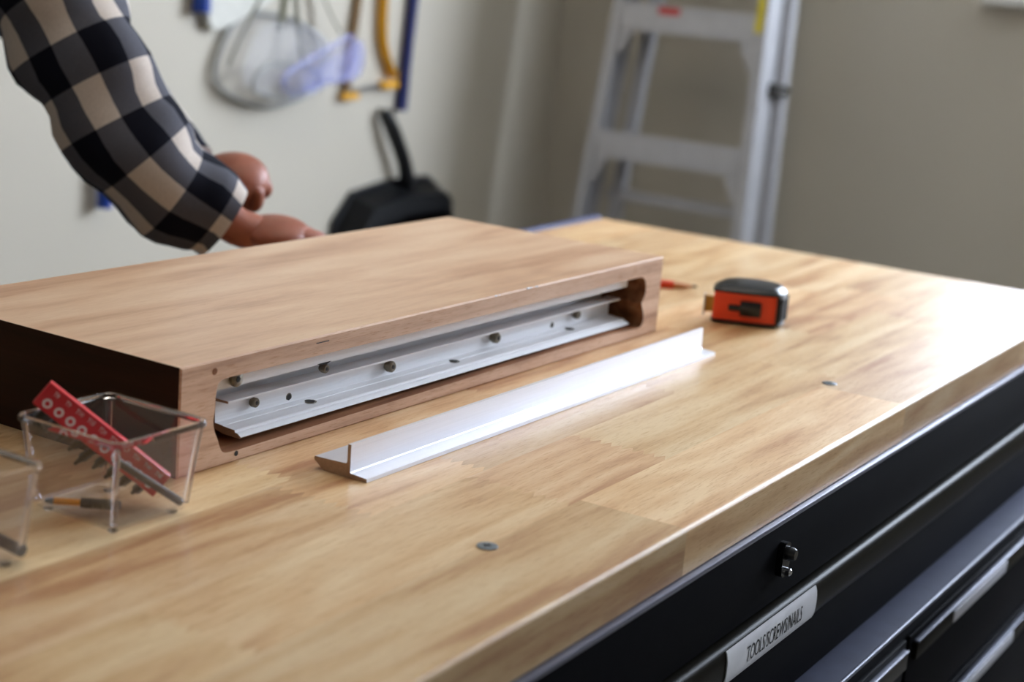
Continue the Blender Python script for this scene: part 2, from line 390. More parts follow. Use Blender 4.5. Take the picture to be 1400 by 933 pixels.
# ------------------------------------------------------------------ bench top: butcher block of finger-jointed staves
BX0, BX1, BY0, BY1, BT = -.55, 1.277, -.2974, .378, .034
top = thing('bench_top', 'long varnished butcher-block bench top of pale finger-jointed staves', 'worktop', (0, 0, H))
edges = [BY0, -.217, -.135, -.053, .03, .112, .195, .285, BY1]
def stave(x0, x1, y0, y1, zig0, zig1, front=False, back=False):
    bm = bmesh.new()
    if front or back:
        R = .0035; s = 1 if front else -1; ya, yb = (y0, y1) if front else (y1, y0)
        pr = [(yb, -BT), (yb, 0)] + [(ya + s * (R - R * math.sin(a * PI / 8)), -R + R * math.cos(a * PI / 8)) for a in range(5)] + [(ya + s * .0, -BT + .001), (ya + s * .001, -BT)]
        prism(bm, pr, x0, x1)
    else:
        n = 9; dpt = .010; P = []
        w_ = (y1 - y0) / n
        def end(x, zig, sgn):
            if not zig: return [(x, y0), (x, y1)]
            L_ = [(x, y0)]
            for i in range(n):
                L_ += [(x + dpt, y0 + w_ * (i + .5)), (x, y0 + w_ * (i + 1))] if True else []
            return L_
        A = end(x0, zig0, 1); B = end(x1, zig1, 1)
        prism(bm, A[::-1] + B, -BT, 0, axis='Z')
    return obj('stave', bm, M['bench'], top)
rs = random.Random(3)
joints = {1: [.288, .62, .93], 2: [-.2, .142, .5, .83, 1.1]}
joints = {0: [-.31, .16, .60, .98], 1: [-.18, .143, .288, .64, .97], 2: [-.28, .03, .165, .47, .80, 1.08], 3: [-.33, .05, .34, .70, 1.02]}
for i in range(len(edges) - 1):
    js = joints.get(i) or sorted(BX0 + .12 + rs.random() * .1 + q * .33 + rs.uniform(-.06, .06) for q in range(5))
    xs = [BX0] + [j for j in js if BX0 + .05 < j < BX1 - .06] + [BX1]
    for a, b_ in zip(xs[:-1], xs[1:]):
        stave(a, b_, edges[i], edges[i + 1], a != BX0, b_ != BX1, front=(i == 0), back=(i == len(edges) - 2))
# countersunk screws in the top
for (sx, sy) in ((.039, -.219), (.617, -.2197)):
    s = thing('countersunk_screw', ('grey countersunk screw head in the bench top, nearest the camera' if sx < .3 else 'small grey screw head in the bench top, below the orange tape measure'), 'screw', (sx, sy, H))
    bm = bmesh.new(); lathe(bm, (0, 0, -.004), (0, 0, 1), [(0, .003), (.0042, .0068), (.0047, .0066), (.0049, .0058)], 24)
    obj('head', bm, M['bench_screw'], s, 40)
    bm = bmesh.new(); box(bm, -.0028, .0028, -.0006, .0006, .0007, .00105); box(bm, -.0006, .0006, -.0028, .0028, .0007, .00105); obj('recess', bm, M['hole'], s)

# ------------------------------------------------------------------ tool cabinet
cab = thing('tool_cabinet', 'black steel tool cabinet with drawers carrying the wooden bench top', 'cabinet', (0, 0, 0))
def part(name, m, parent, *boxes, bev=.0015, smooth=40):
    bm = bmesh.new()
    for b_ in boxes: box(bm, *b_, bev=bev)
    return obj(name, bm, m, parent, smooth)
CX0, CX1 = -.52, 1.24
part('carcass', M['black_steel'], cab, (CX0, CX1, -.275, .36, .14, H - BT))
part('top_trim', M['lip'], cab, (CX0 - .005, CX1 + .005, -.3022, -.2745, H - .0385, H - BT - .0001), bev=.0018)
part('front_panel', M['black_steel'], cab, (CX0, CX1, -.2965, -.2755, H - .1045, H - .041))
lk = thing('x', '', '', (0, 0, 0)); bpy.data.objects.remove(lk)
bm = bmesh.new(); prism(bm, rrect(.3385, H - .0700, .0075, .0135, .006), -.302, -.2966, axis='Y'); lock = obj('lock', bm, M['black_gloss'], cab, 40)
bm = bmesh.new(); lathe(bm, (.3385, -.3021, H - .0645), (0, -1, 0), [(0, .0055), (.005, .0052), (.007, .004)], 20); obj('lock_barrel', bm, M['black_gloss'], lock, 40)
bm = bmesh.new(); lathe(bm, (.3385, -.3021, H - .079), (0, -1, 0), [(0, .0032), (.004, .003), (.005, .002)], 16); obj('lock_pin', bm, M['chrome'], lock, 40)
# top drawer: rolled pull and face
drw = part('drawer', M['black_steel'], cab, (CX0 + .01, CX1 - .01, -.2992, -.2755, H - .192, H - .1365))
PRr = .0158; PC = (-.2955, H - .1225)
def pull_pt(a, lift=0.0):
    c_, s_ = math.cos(a), math.sin(a)
    return (PC[0] + math.copysign(abs(c_) ** .55, c_) * (.0100 + lift), PC[1] + math.copysign(abs(s_) ** .8, s_) * (.0160 + lift))
prof = []
for i in range(25):
    a = PI * .5 + i / 24 * PI
    prof.append(pull_pt(a))
bm = bmesh.new(); prism(bm, prof + [(-.2757, prof[-1][1]), (-.2757, prof[0][1])], CX0 + .01, CX1 - .01)
obj('drawer_pull', bm, M['pull'], drw, 35)
# label on the pull
def on_pull(x, v, lift):      # v -1..1 over the pull height
    q = pull_pt(PI - v * .85, lift)
    return Vector((x, q[0], q[1]))
lx0, lx1 = .235, .405
bm = bmesh.new(); g = []
for i in range(9):
    v = 1 - 2 * i / 8
    g.append([bm.verts.new(on_pull(x, -v, l)) for x in (lx0, lx1) for l in (.0004, .0012)])
for a, b_ in zip(g[:-1], g[1:]):
    bm.faces.new((a[1], a[3], b_[3], b_[1])); bm.faces.new((a[0], a[2], b_[2], b_[0])); bm.faces.new((a[0], a[1], b_[1], b_[0])); bm.faces.new((a[2], a[3], b_[3], b_[2]))
bm.faces.new((g[0][0], g[0][1], g[0][3], g[0][2])); bm.faces.new((g[-1][0], g[-1][1], g[-1][3], g[-1][2]))
lab = obj('name_label', bm, M['label'], drw, 40); lab['label'] = 'white strip label reading TOOLS/SCREWS/NAILS'
bm = text_bm('TOOLS/SCREWS/NAILS', .0150, 1.0, 0, 3, .00014)
xs = [v.co.x for v in bm.verts]; ys = [v.co.y for v in bm.verts]
bmesh.ops.subdivide_edges(bm, edges=bm.edges, cuts=1)
for v in bm.verts:
    fx = (v.co.x - min(xs)) / (max(xs) - min(xs)); fy = (v.co.y - (min(ys) + max(ys)) / 2) / (max(ys) - min(ys))
    v.co = on_pull(lx0 + .034 + fx * .106, fy * .66, .0014)
obj('label_text', bm, M['ink'], lab, recalc=False)
# lower chest, standing 30 mm further out
low = part('lower_chest', M['black_steel'], cab, (CX0, CX1, -.3255, -.2755, .16, H - .196))
part('chest_ledge', M['ledge'], cab, (CX0, CX1, -.3268, -.2755, H - .1958, H - .1923), bev=.0008)
part('chest_lip', M['handle'], cab, (CX0, CX1, -.3300, -.3269, H - .1955, H - .1915), bev=.0015)
def low_drawer(x0, x1, z1, z0, plate):
    d = part('drawer', M['black_steel'], cab, (x0, x1, -.3305, -.3257, H + z0, H + z1))
    h = part('handle', M['pull'], d, (x0 + .008, x1 - .008, -.3355, -.3306, H + z1 - .024, H + z1 - .008), bev=.001)
    part('handle_trim', M['handle'], h, (x0 + .0085, x1 - .0085, -.3365, -.3307, H + z1 - .0078, H + z1 - .0052), bev=.0012)
    if plate: part('label_plate', M['plate'], h, (plate[0], plate[1], -.3368, -.3356, H + z1 - .0215, H + z1 - .0095), bev=.0006)
for (x0, x1, pl) in ((-.5, .045, (-.3, -.12)), (.055, .592, None), (.602, 1.215, (.718, .900))):
    low_drawer(x0, x1, -.209, -.305, pl)
    low_drawer(x0, x1, -.314, -.44, (x0 + .2, x0 + .38) if x0 > .5 else None)
    low_drawer(x0, x1, -.45, -.60, None); low_drawer(x0, x1, -.61, -.76, None)
for cx in (CX0 + .09, CX1 - .09):
    for cy in (-.2, .28):
        bm = bmesh.new(); box(bm, cx - .03, cx + .03, cy - .03, cy + .03, .125, .14, bev=.002); box(bm, cx - .028, cx - .022, cy - .02, cy + .02, .045, .13); box(bm, cx + .022, cx + .028, cy - .02, cy + .02, .045, .13)
        c = obj('caster', bm, M['screw'], cab)
        bm = bmesh.new(); lathe(bm, (cx - .018, cy, .05), (1, 0, 0), [(0, .044), (.004, .05), (.032, .05), (.036, .044)], 24); obj('wheel', bm, M['rubber'], c, 40)

# ------------------------------------------------------------------ wooden block with routed pocket and aluminium rail
blk = thing('wooden_block', 'thick brown wooden slab with a routed slot holding an aluminium rail', 'board', (0, 0, H), (0, 0, -TH))
Lx, Wy = 8.939, 3.42
hole = [(.494, .800), (.62, .813), (.841, .814), (3.0, .808), (5.5, .802), (8.10, .796), (8.30, .80), (8.44, .782), (8.51, .70), (8.53, .58), (8.49, .50), (8.43, .446), (8.47, .38), (8.52, .29), (8.535, .22), (8.50, .14), (8.42, .118), (8.0, .13), (7.63, .155), (6, .148), (3.95, .128), (1.5, .112), (.673, .102), (.574, .118), (.530, .19), (.499, .269), (.455, .34), (.431, .452), (.452, .52), (.453, .60), (.457, .68), (.470, .745)]
def chaikin(P, n=2):
    for _ in range(n):
        Q = []
        for i in range(len(P)):
            a, b_ = P[i], P[(i + 1) % len(P)]
            Q += [(a[0] * .75 + b_[0] * .25, a[1] * .75 + b_[1] * .25), (a[0] * .25 + b_[0] * .75, a[1] * .25 + b_[1] * .75)]
        P = Q
    return P
hole = [(x * K, z * K) for x, z in chaikin(hole, 2)]
X1, Y1, Z1 = Lx * K, Wy * K, K
bm = bmesh.new()
c = .0012   # softened arrises
outer = [(c, c), (X1 - c, c), (X1 - c, Z1 - c), (c, Z1 - c)]
tri = tessellate_polygon([[Vector((x, z, 0)) for x, z in outer], [Vector((x, z, 0)) for x, z in hole]])
allp = outer + hole
fv = [bm.verts.new((x, 0, z)) for x, z in allp]
for t_ in tri:
    try: f = bm.faces.new([fv[i] for i in t_]); f.material_index = 1
    except ValueError: pass
nh = len(hole); hv = fv[4:]
depth = .62 * K
inn = [bm.verts.new((x, depth, z)) for x, z in hole]
for i in range(nh):
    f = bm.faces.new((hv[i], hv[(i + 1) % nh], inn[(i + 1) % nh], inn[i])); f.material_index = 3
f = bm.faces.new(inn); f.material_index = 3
ring2 = [bm.verts.new(p) for p in ((0, c, 0), (X1, c, 0), (X1, c, Z1), (0, c, Z1))]
ring3 = [bm.verts.new(p) for p in ((0, Y1, 0), (X1, Y1, 0), (X1, Y1, Z1), (0, Y1, Z1))]
for i in range(4):
    f = bm.faces.new((fv[i], fv[(i + 1) % 4], ring2[(i + 1) % 4], ring2[i])); f.material_index = 1
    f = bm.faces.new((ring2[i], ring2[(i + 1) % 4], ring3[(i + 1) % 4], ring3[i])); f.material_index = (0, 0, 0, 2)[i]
bm.faces.new(ring3)
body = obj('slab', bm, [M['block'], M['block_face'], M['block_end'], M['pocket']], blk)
def rail(name, pts, x0, x1, parent, mats=None, notch=None):
    bm = bmesh.new(); prism(bm, [(y * K, z * K) for y, z in pts], x0 * K, x1 * K)
    bmesh.ops.recalc_face_normals(bm, faces=bm.faces)
    for f in bm.faces:
        if abs(f.normal.x) > .9: f.material_index = 1
    return obj(name, bm, [M['rail_aluminium'], M['cut_metal']], parent, recalc=False)
# lower profile: flange (stepped nose), web, ledge
lowp = [(.075, .178), (.12, .206), (.150, .209), (.153, .231), (.30, .238), (.305, .243), (.395, .247), (.40, .33), (.398, .455), (.245, .462), (.245, .482), (.43, .484), (.43, .20), (.30, .165), (.10, .160)]
lr = rail('lower_rail', lowp, .90, 8.30, blk); lr['label'] = 'stepped aluminium rail along the bottom of the slot'
upp = [(.165, .595), (.160, .60), (.160, .835), (.185, .835), (.185, .62), (.46, .62), (.46, .50), (.485, .50), (.485, .645), (.19, .645), (.19, .595)]
upp = [(.155, .625), (.155, .80), (.185, .80), (.185, .655), (.44, .655), (.44, .49), (.47, .49), (.47, .68), (.21, .68), (.19, .625)]
ur = rail('upper_rail', [(.15, .655), (.15, .803), (.19, .803), (.19, .655)], .45, 8.28, blk); ur['label'] = 'flat aluminium strip along the top of the slot'
web = rail('back_web', [(.47, .45), (.47, .80), (.50, .80), (.50, .45)], .55, 8.2, blk); web['label'] = 'recessed aluminium web behind the two rails'
def socket_screw(x, y, z, r=.006, ln=.010, d=(0, -1, .05), parent=lr):
    bm = bmesh.new(); P = (x * K, y * K, z * K)
    lathe(bm, P, d, [(0, r * .75), (ln * .3, r * .75), (ln * .32, r), (ln * .85, r), (ln, r * .8)], 20)
    s = obj('screw', bm, M['screw'], parent, 40)
    dv = Vector(d).normalized()
    bm = bmesh.new(); lathe(bm, Vector(P) + dv * ln, dv, [(0, r * .42), (.0003, r * .42)], 6); obj('hex_socket', bm, M['hole'], s)
def disc_hole(x, y, z, nrm, rx, ry, parent=lr):
    """shallow countersunk hole seen as a dark cup with a bright rim"""
    bm = bmesh.new(); P = Vector((x * K, y * K, z * K)); lathe(bm, P, nrm, [(0, rx), (.0002, rx)], 20)
    s = obj('screw_hole', bm, M['screw'], parent)
    bm = bmesh.new(); lathe(bm, P, nrm, [(.00021, rx * .75), (.0003, rx * .75)], 20); obj('hole_shadow', bm, M['hole'], s)
for x, z, q in ((1.40, .355, .0036), (3.53, .352, .0046), (5.55, .357, .0048), (7.41, .370, .0042)): socket_screw(x, .40, z, q, q * 1.5)
for x in (2.155, 4.646, 7.149): disc_hole(x, .30, .2405, (0, -.02, 1), .0052, .0052)
for x in (1.95, 6.9): disc_hole(x, .3995, .30, (0, -1, 0), .0032, .0032)
socket_screw(.84, .151, .735, .0056, .005, parent=ur)
bm = bmesh.new(); box(bm, .85 * K, .96 * K, .148 * K, .1499 * K, .69 * K, .80 * K); obj('notch', bm, M['hole'], ur)
bm = bmesh.new(); prism(bm, [(2.05 * K, .665 * K), (2.27 * K, .665 * K), (2.20 * K, .642 * K), (2.10 * K, .642 * K)], .1494 * K, .1499 * K, axis='Y'); obj('notch', bm, M['hole'], ur)
socket_screw(2.17, .20, .60, .0035, .006, parent=ur)
# pencil dash, knot hole, filler chips on the top front edge
bm = bmesh.new(); box(bm, 1.83 * K, 2.02 * K, -.00025, .0001, .931 * K, .941 * K); obj('pencil_mark', bm, M['graphite'], blk)
bm = bmesh.new(); lathe(bm, (.76 * K, .0003, .075 * K), (0, -1, 0), [(0, .0022), (.0006, .0018)], 9); obj('knot', bm, M['hole'], blk)
bm = bmesh.new(); lathe(bm, (.43 * K, .0003, .90 * K), (0, -1, 0), [(0, .0028), (.0006, .0022)], 9); obj('knot', bm, M['pocket'], blk)
bm = bmesh.new()
for x, s in ((4.95, .0016), (5.02, .001), (5.62, .0022), (5.68, .0014), (5.80, .0018)):
    g = bmesh.ops.create_icosphere(bm, subdivisions=1, radius=s)['verts']
    for v in g: v.co = Vector((x * K + v.co.x * 1.6, .0006 + v.co.y * .5, K - .0006 + v.co.z * .5))
fc = obj('filler_chips', bm, M['label'], blk)
fc['kind'] = 'stuff'

# ------------------------------------------------------------------ loose T profile lying on the bench
tb = thing('metal_rail', 'loose silver T-shaped aluminium rail lying on the bench before the wooden block', 'rail', (0, 0, H), (0, 0, -TH))
bm = bmesh.new()
sec = [(-.0005, .0), (.037, .0), (.0452, .0060), (.0457, .0076), (.0450, .0086), (.0182, .0096), (.0172, .0106), (.0172, .0235), (.0145, .0235), (.0142, .0042), (.0135, .0034), (.0, .0026)]
X0t, X1t = 1.13 * K, 8.36 * K; y0a, y0b = -1.205 * K, -1.13 * K
vs = prism(bm, sec, 0, 1)
for v in vs:
    t_ = v.co.x; v.co.x = X0t + t_ * (X1t - X0t); v.co.y += y0a + t_ * (y0b - y0a); v.co.z += .0002
# the web stops short of the flange at the far end
for v in vs:
    if v.co.z > .012 and v.co.x > .5: v.co.x -= .0
bmesh.ops.recalc_face_normals(bm, faces=bm.faces)
for f in bm.faces:
    if abs(f.normal.x) > .9: f.material_index = 1
obj('profile', bm, [M['aluminium'], M['cut_metal']], tb, recalc=False)

# ------------------------------------------------------------------ tape measure, lying on its side
a0 = BF(10.09, -.235); a1 = BF(10.43, -1.06)
ang = math.atan2(a1.y - a0.y, a1.x - a0.x)
tp = thing('tape_measure', 'orange and black tape measure lying on its side on the bench', 'tape measure', a0, (0, 0, ang))
Lt, Wt, Ht = .068, .062, .037
# local: x along orange face, -? y points to the camera side is -y
fl = 1
def plan(g=0.0):
    P = [(0 - g, 0 + .002), (.002 - g, -g), (Lt - .004, -g), (Lt + g, .006), (Lt + .006 + g, .022), (Lt + .003 + g, .046), (Lt - .012, Wt + g), (.02, Wt + g), (.004 - g, Wt - .012), (-g, .03)]
    return chaikin(P, 2)
bm = bmesh.new(); prism(bm, plan(), .004, Ht - .002, axis='Z'); shell = obj('shell', bm, M['orange'], tp, 40)
bm = bmesh.new()   # rubber jacket: bottom and top rims plus the far end grip
prism(bm, plan(.0012), .0022, .0046, axis='Z'); prism(bm, plan(.0012), Ht - .0036, Ht - .0012, axis='Z')
P = [(x, y) for x, y in plan(.0) ]
ctr = (Lt / 2, Wt / 2); hump = [(ctr[0] + (x - ctr[0]) * .86 + .002, ctr[1] + (y - ctr[1]) * .84) for x, y in plan()]
A = [bm.verts.new((x, y, Ht - .0012)) for x, y in plan(.001)]
B = [bm.verts.new((x, y, Ht + .003)) for x, y in hump]
hu2 = [(ctr[0] + (x - ctr[0]) * .72 + .002, ctr[1] + (y - ctr[1]) * .70) for x, y in plan()]
Cc = [bm.verts.new((x, y, Ht + .0042)) for x, y in hu2]
n_ = len(A)
for i in range(n_):
    bm.faces.new((A[i], A[(i + 1) % n_], B[(i + 1) % n_], B[i])); bm.faces.new((B[i], B[(i + 1) % n_], Cc[(i + 1) % n_], Cc[i]))
bm.faces.new(Cc)
obj('rubber_jacket', bm, M['rubber'], tp, 40)
bm = bmesh.new(); gp = [(Lt - .004, -.0013), (Lt + .0016, .004), (Lt + .0074, .021), (Lt + .0046, .046), (Lt - .010, Wt + .0014), (.02, Wt + .0014), (.02, Wt - .004), (Lt - .012, Wt - .004), (Lt - .004, .03)]
prism(bm, chaikin(gp, 1), .0055, Ht - .004, axis='Z')
gr = obj('grip', bm, M['rubber'], tp, 30)
for i in range(7):
    t_ = i / 6; x = Lt + .0012 + .0058 * math.sin(t_ * PI * .62) + .0005; y = .004 + t_ * .036
    bm = bmesh.new(); loft(bm, [(x, y, .007), (x, y, Ht - .006)], .0011, 8); obj('grip_rib', bm, M['rubber'], gr, 60)
bm = bmesh.new(); box(bm, .028, .050, -.0032, .0005, .0105, .0265, bev=.0015); box(bm, .016, .029, -.0024, .0005, .0150, .0215, bev=.001)
obj('lock_button', bm, M['black_gloss'], tp, 40)
bm = bmesh.new(); box(bm, -.0075, .001, .006, .0065, .010, .027); box(bm, -.0082, -.0074, .0, .0068, .0085, .0285, bev=.0003)
obj('blade', bm, M['tape_blade'], tp)
bm = bmesh.new(); box(bm, -.0095, -.0083, -.003, .0085, .007, .0295, bev=.0005); obj('end_hook', bm, M['plate'], tp)
bm = bmesh.new(); prism(bm, rrect(.037, .03, .024, .014, .008), .0004, .0020, axis='Z'); box(bm, .02, .03, .02, .04, .0015, .0035)
obj('belt_clip', bm, M['chrome'], tp, 40)

# ------------------------------------------------------------------ carpenter pencil half hidden behind the block
p1 = BF(12.02, .96); p0 = BF(11.15, 2.35)
dv = (p1 - p0); Lp = dv.length; an = math.atan2(dv.y, dv.x)
pc = thing('carpenter_pencil', 'red carpenter pencil with sharpened tip poking out behind the wooden block', 'pencil', p0, (0, 0, an))
hexp = [(.0072, .0001), (.0078, .0035), (.0066, .0072), (-.0066, .0072), (-.0078, .0035), (-.0072, .0001)]
bm = bmesh.new(); prism(bm, hexp, 0, Lp - .026); obj('barrel', bm, M['pencil'], pc)
bm = bmesh.new()
A = [bm.verts.new((Lp - .026, y, z)) for y, z in hexp]; B = [bm.verts.new((Lp - .004, y * .25, .0036 + (z - .0036) * .3)) for y, z in hexp]
for i in range(6): bm.faces.new((A[i], A[(i + 1) % 6], B[(i + 1) % 6], B[i]))
bm.faces.new(A); bm.faces.new(B); obj('sharpened_end', bm, M['pencil_wood'], pc)
bm = bmesh.new(); prism(bm, [(y * .24, .0036 + (z - .0036) * .29) for y, z in hexp], Lp - .004, Lp + .001); obj('lead', bm, M['graphite'], pc)

# ------------------------------------------------------------------ blue strip lying along the far edge
bs = thing('steel_ruler', 'blue speckled strip lying along the rear edge of the bench', 'ruler', (1.04, .380, H), (0, 0, .025))
bm = bmesh.new(); box(bm, 0, .235, -.0105, .0, .0, .0045, bev=.0006); obj('strip', bm, M['blue_strip'], bs)
bm = bmesh.new()
for i in range(38): box(bm, .006 + i * .006, .0068 + i * .006, -.0108, -.0104, .0012, .0036 if i % 5 else .0044)
tk = obj('tick_marks', bm, M['plate'], bs); tk['kind'] = 'stuff'

# ------------------------------------------------------------------ clear plastic trays
def tray(cx, cy, label):
    t = thing('plastic_tray', label, 'tray', BF(cx, cy, 0), (0, 0, -TH), 'clear bins at the left end of the bench')
    hx, hy, h = .500 * K, .555 * K, .80 * K
    bm = bmesh.new(); n = 6; th = .0013
    def R_(s, z, r=.006, g=0): return [bm.verts.new((x, y, z)) for x, y in rrect(0, 0, hx * s - g, hy * s - g, r, n)]
    b0 = .87
    rings = [R_(b0 - .14, .0012, .006), R_(b0 - .04, .0035), R_(b0, .008), R_(1.0, h - .004), R_(1.0, h - .0035, .008, -.0020), R_(1.0, h - .0006, .008, -.0020), R_(1.0, h, .0075, -.0014), R_(1.0, h, .006, th * .6), R_(.998, h - .001, .006, th), R_(b0, .0085, .008, th), R_(b0 - .04, .0048, .008, th), R_(b0 - .14, .0028, .006, th)]
    for a, b_ in zip(rings[:-1], rings[1:]):
        m_ = len(a)
        for i in range(m_): bm.faces.new((a[i], a[(i + 1) % m_], b_[(i + 1) % m_], b_[i]))
    bm.faces.new(rings[0][::-1]); bm.faces.new(rings[-1])
    for f in bm.faces:
        if min(v.co.z for v in f.verts) > h - .0045: f.material_index = 1
    obj('bin', bm, [M['clear'], M['clear_rim']], t, 50)
    for sx in (-1, 1):
        for sy in (-1, 1):
            bm = bmesh.new(); ca, cb = 1.0, b0 + .005
            loft(bm, [(sx * (hx * cb - .0030), sy * (hy * cb - .0030), .007), (sx * (hx * ca - .0030), sy * (hy * ca - .0030), h - .005)], [.0019, .0019], 12)
            obj('corner_glint_rod', bm, M['clear_rim'], t, 60)  # added glass rods, there to give the bins bright corner streaks
            bm = bmesh.new(); lathe(bm, (sx * hx * .66, sy * hy * .66, 0), (0, 0, 1), [(0, .0022), (.0006, .003), (.00115, .003)], 14); obj('foot', bm, M['clear_rim'], t, 40)
    return t
tray(-.965, -.19, 'clear plastic bin holding a red bit holder, beside the block end')
tray(-2.675, -.165, 'clear plastic bin cut off by the left edge of the photo')

# red bit holder, leaning in the first bin
A_ = Vector((-1.30, .275, .96)); B_ = Vector((-.665, -.46, .20))
ax = (B_ - A_).normalized(); wd = Vector((-.11, .11, -.17)); wd = (wd - ax * wd.dot(ax)).normalized(); nr = ax.cross(wd)
camdir = Vector((-9.6, -9.6, 4)).normalized()
if nr.dot(camdir) < 0: nr = -nr
Lh = (B_ - A_).length * K; Wh = .225 * K
hm = Matrix((ax, wd, nr)).transposed()
eul = (Matrix.Rotation(-TH, 3, 'Z') @ hm)
if eul.determinant() < 0: hm = Matrix((ax, wd, nr)).transposed()
hold = thing('bit_holder', 'red plastic bit holder strip with white rings leaning in the clear bin', 'bit holder', BF(*A_))
if hm.determinant() < 0: wd2 = -wd
else: wd2 = wd
hm = Matrix((ax, wd2, nr)).transposed(); sgn = 1 if wd2 == wd else -1
hold.rotation_euler = (Matrix.Rotation(-TH, 3, 'Z') @ hm).to_euler()
bm = bmesh.new(); box(bm, 0, Lh, -Wh / 2, Wh / 2, -.007, 0, bev=.0007); strip = obj('strip', bm, M['red'], hold, 40)
for i in range(10):
    x = Lh * (.075 + i * .094); y = sgn * Wh * .17
    bm = bmesh.new(); lathe(bm, (x, y, 0), (0, 0, 1), [(0, .0030), (.0004, .0030)], 20); rg = obj('ring', bm, M['white'], hold)
    bm = bmesh.new(); lathe(bm, (x, y, .0004), (0, 0, 1), [(0, .0016), (.00015, .0016)], 16); obj('ring_hole', bm, M['red'], rg)
    bm = text_bm(('T8', 'T9', 'T10', 'T15', 'T20', 'T25', 'T27', 'T30', 'T40', 'T45')[i], .0042, .8, 0, 1)
    mm = Matrix.Translation((x + .001, -sgn * Wh * .27, .00015)) @ (Matrix.Rotation(0 if sgn < 0 else PI, 4, 'Z'))
    for v in bm.verts: v.co = mm @ v.co
    obj('size_mark', bm, M['white'], strip, recalc=False)
RZ = Matrix.Rotation(-TH, 3, 'Z')
for i in range(9):
    x = Lh * (.10 + i * .10); P0 = Vector((x, sgn * Wh * .46, -.004))
    loc = BF(*A_) + hold.rotation_euler.to_matrix() @ P0
    dloc = hold.rotation_euler.to_matrix() @ Vector((-.10, sgn * 1.0, -.45)).normalized()
    q = Vector((0, 0, 1)).rotation_difference(dloc)
    b_ = thing('driver_bit', ('first', 'second', 'third', 'fourth', 'fifth', 'sixth', 'seventh', 'eighth', 'ninth')[i] + ' dark steel driver bit from the raised end of the red holder strip', 'driver bit', loc, q.to_euler(), 'driver bits in the red holder')
    ln = .013 if i != 4 else .019
    if loc.z + dloc.z * ln < H + .008: ln = max(.004, (loc.z - H - .008) / max(.1, -dloc.z))
    bm = bmesh.new(); loft(bm, [(0, 0, 0), (0, 0, ln * .62)], .0031, 6); obj('hex_shank', bm, M['bit'], b_)
    bm = bmesh.new(); loft(bm, [(0, 0, ln * .62), (0, 0, ln * .78), (0, 0, ln)], [.0024, .0017, .0012], 8); obj('tip', bm, M['bit'], b_, 40)
# loose rods and a small driver
def rod(name, label, cat, a, b_, r, m, group=None):
    a = BF(*a); b_ = BF(*b_); d = b_ - a
    t = thing(name, label, cat, a, Vector((0, 0, 1)).rotation_difference(d).to_euler(), group)
    L_ = d.length; c_ = r * .2
    bm = bmesh.new(); lathe(bm, (0, 0, 0), (0, 0, 1), [(0, r - c_), (c_, r), (L_ - c_, r), (L_, r - c_)], 14); obj('shaft', bm, m, t, 40)
    return t, L_
rod('steel_rod', 'dark grey rod slanting down beside the red bit holder', 'rod', (-1.08, -.32, .50), (-.59, -.615, .085), .0026, M['rod'])
rod('steel_rod', 'dark grey rod lying in the bin at the left edge', 'rod', (-2.40, .15, .28), (-2.22, -.585, .085), .0036, M['rod'])
a = BF(-1.33, .10, .10); b_ = BF(-.95, -.45, .10); d = b_ - a
dr = thing('precision_driver', 'small grey driver with an amber band lying in the clear bin', 'driver', a, Vector((0, 0, 1)).rotation_difference(d).to_euler())
L_ = d.length
bm = bmesh.new(); lathe(bm, (0, 0, -.004), (0, 0, 1), [(0, .0012), (.004, .0022), (.0055, .0022)], 12); obj('nose', bm, M['bench_screw'], dr, 40)
bm = bmesh.new(); lathe(bm, (0, 0, .0015), (0, 0, 1), [(0, .0022), (L_ * .32, .0022)], 14); obj('band', bm, M['amber'], dr, 40)
bm = bmesh.new(); lathe(bm, (0, 0, .0015 + L_ * .32), (0, 0, 1), [(0, .0030), (.001, .0036)] + [(.002 + i * .0016, .0036 if i % 2 else .0031) for i in range(11)] + [(.022, .0034), (.024, .0026)], 16); obj('grip', bm, M['rod'], dr, 30)

# ------------------------------------------------------------------ stepladder leaning folded against the right wall
ld = thing('stepladder', 'folded grey aluminium stepladder leaning in the corner against the wall', 'ladder', (2.502, .936, 0), (0, math.atan(.13), 0))
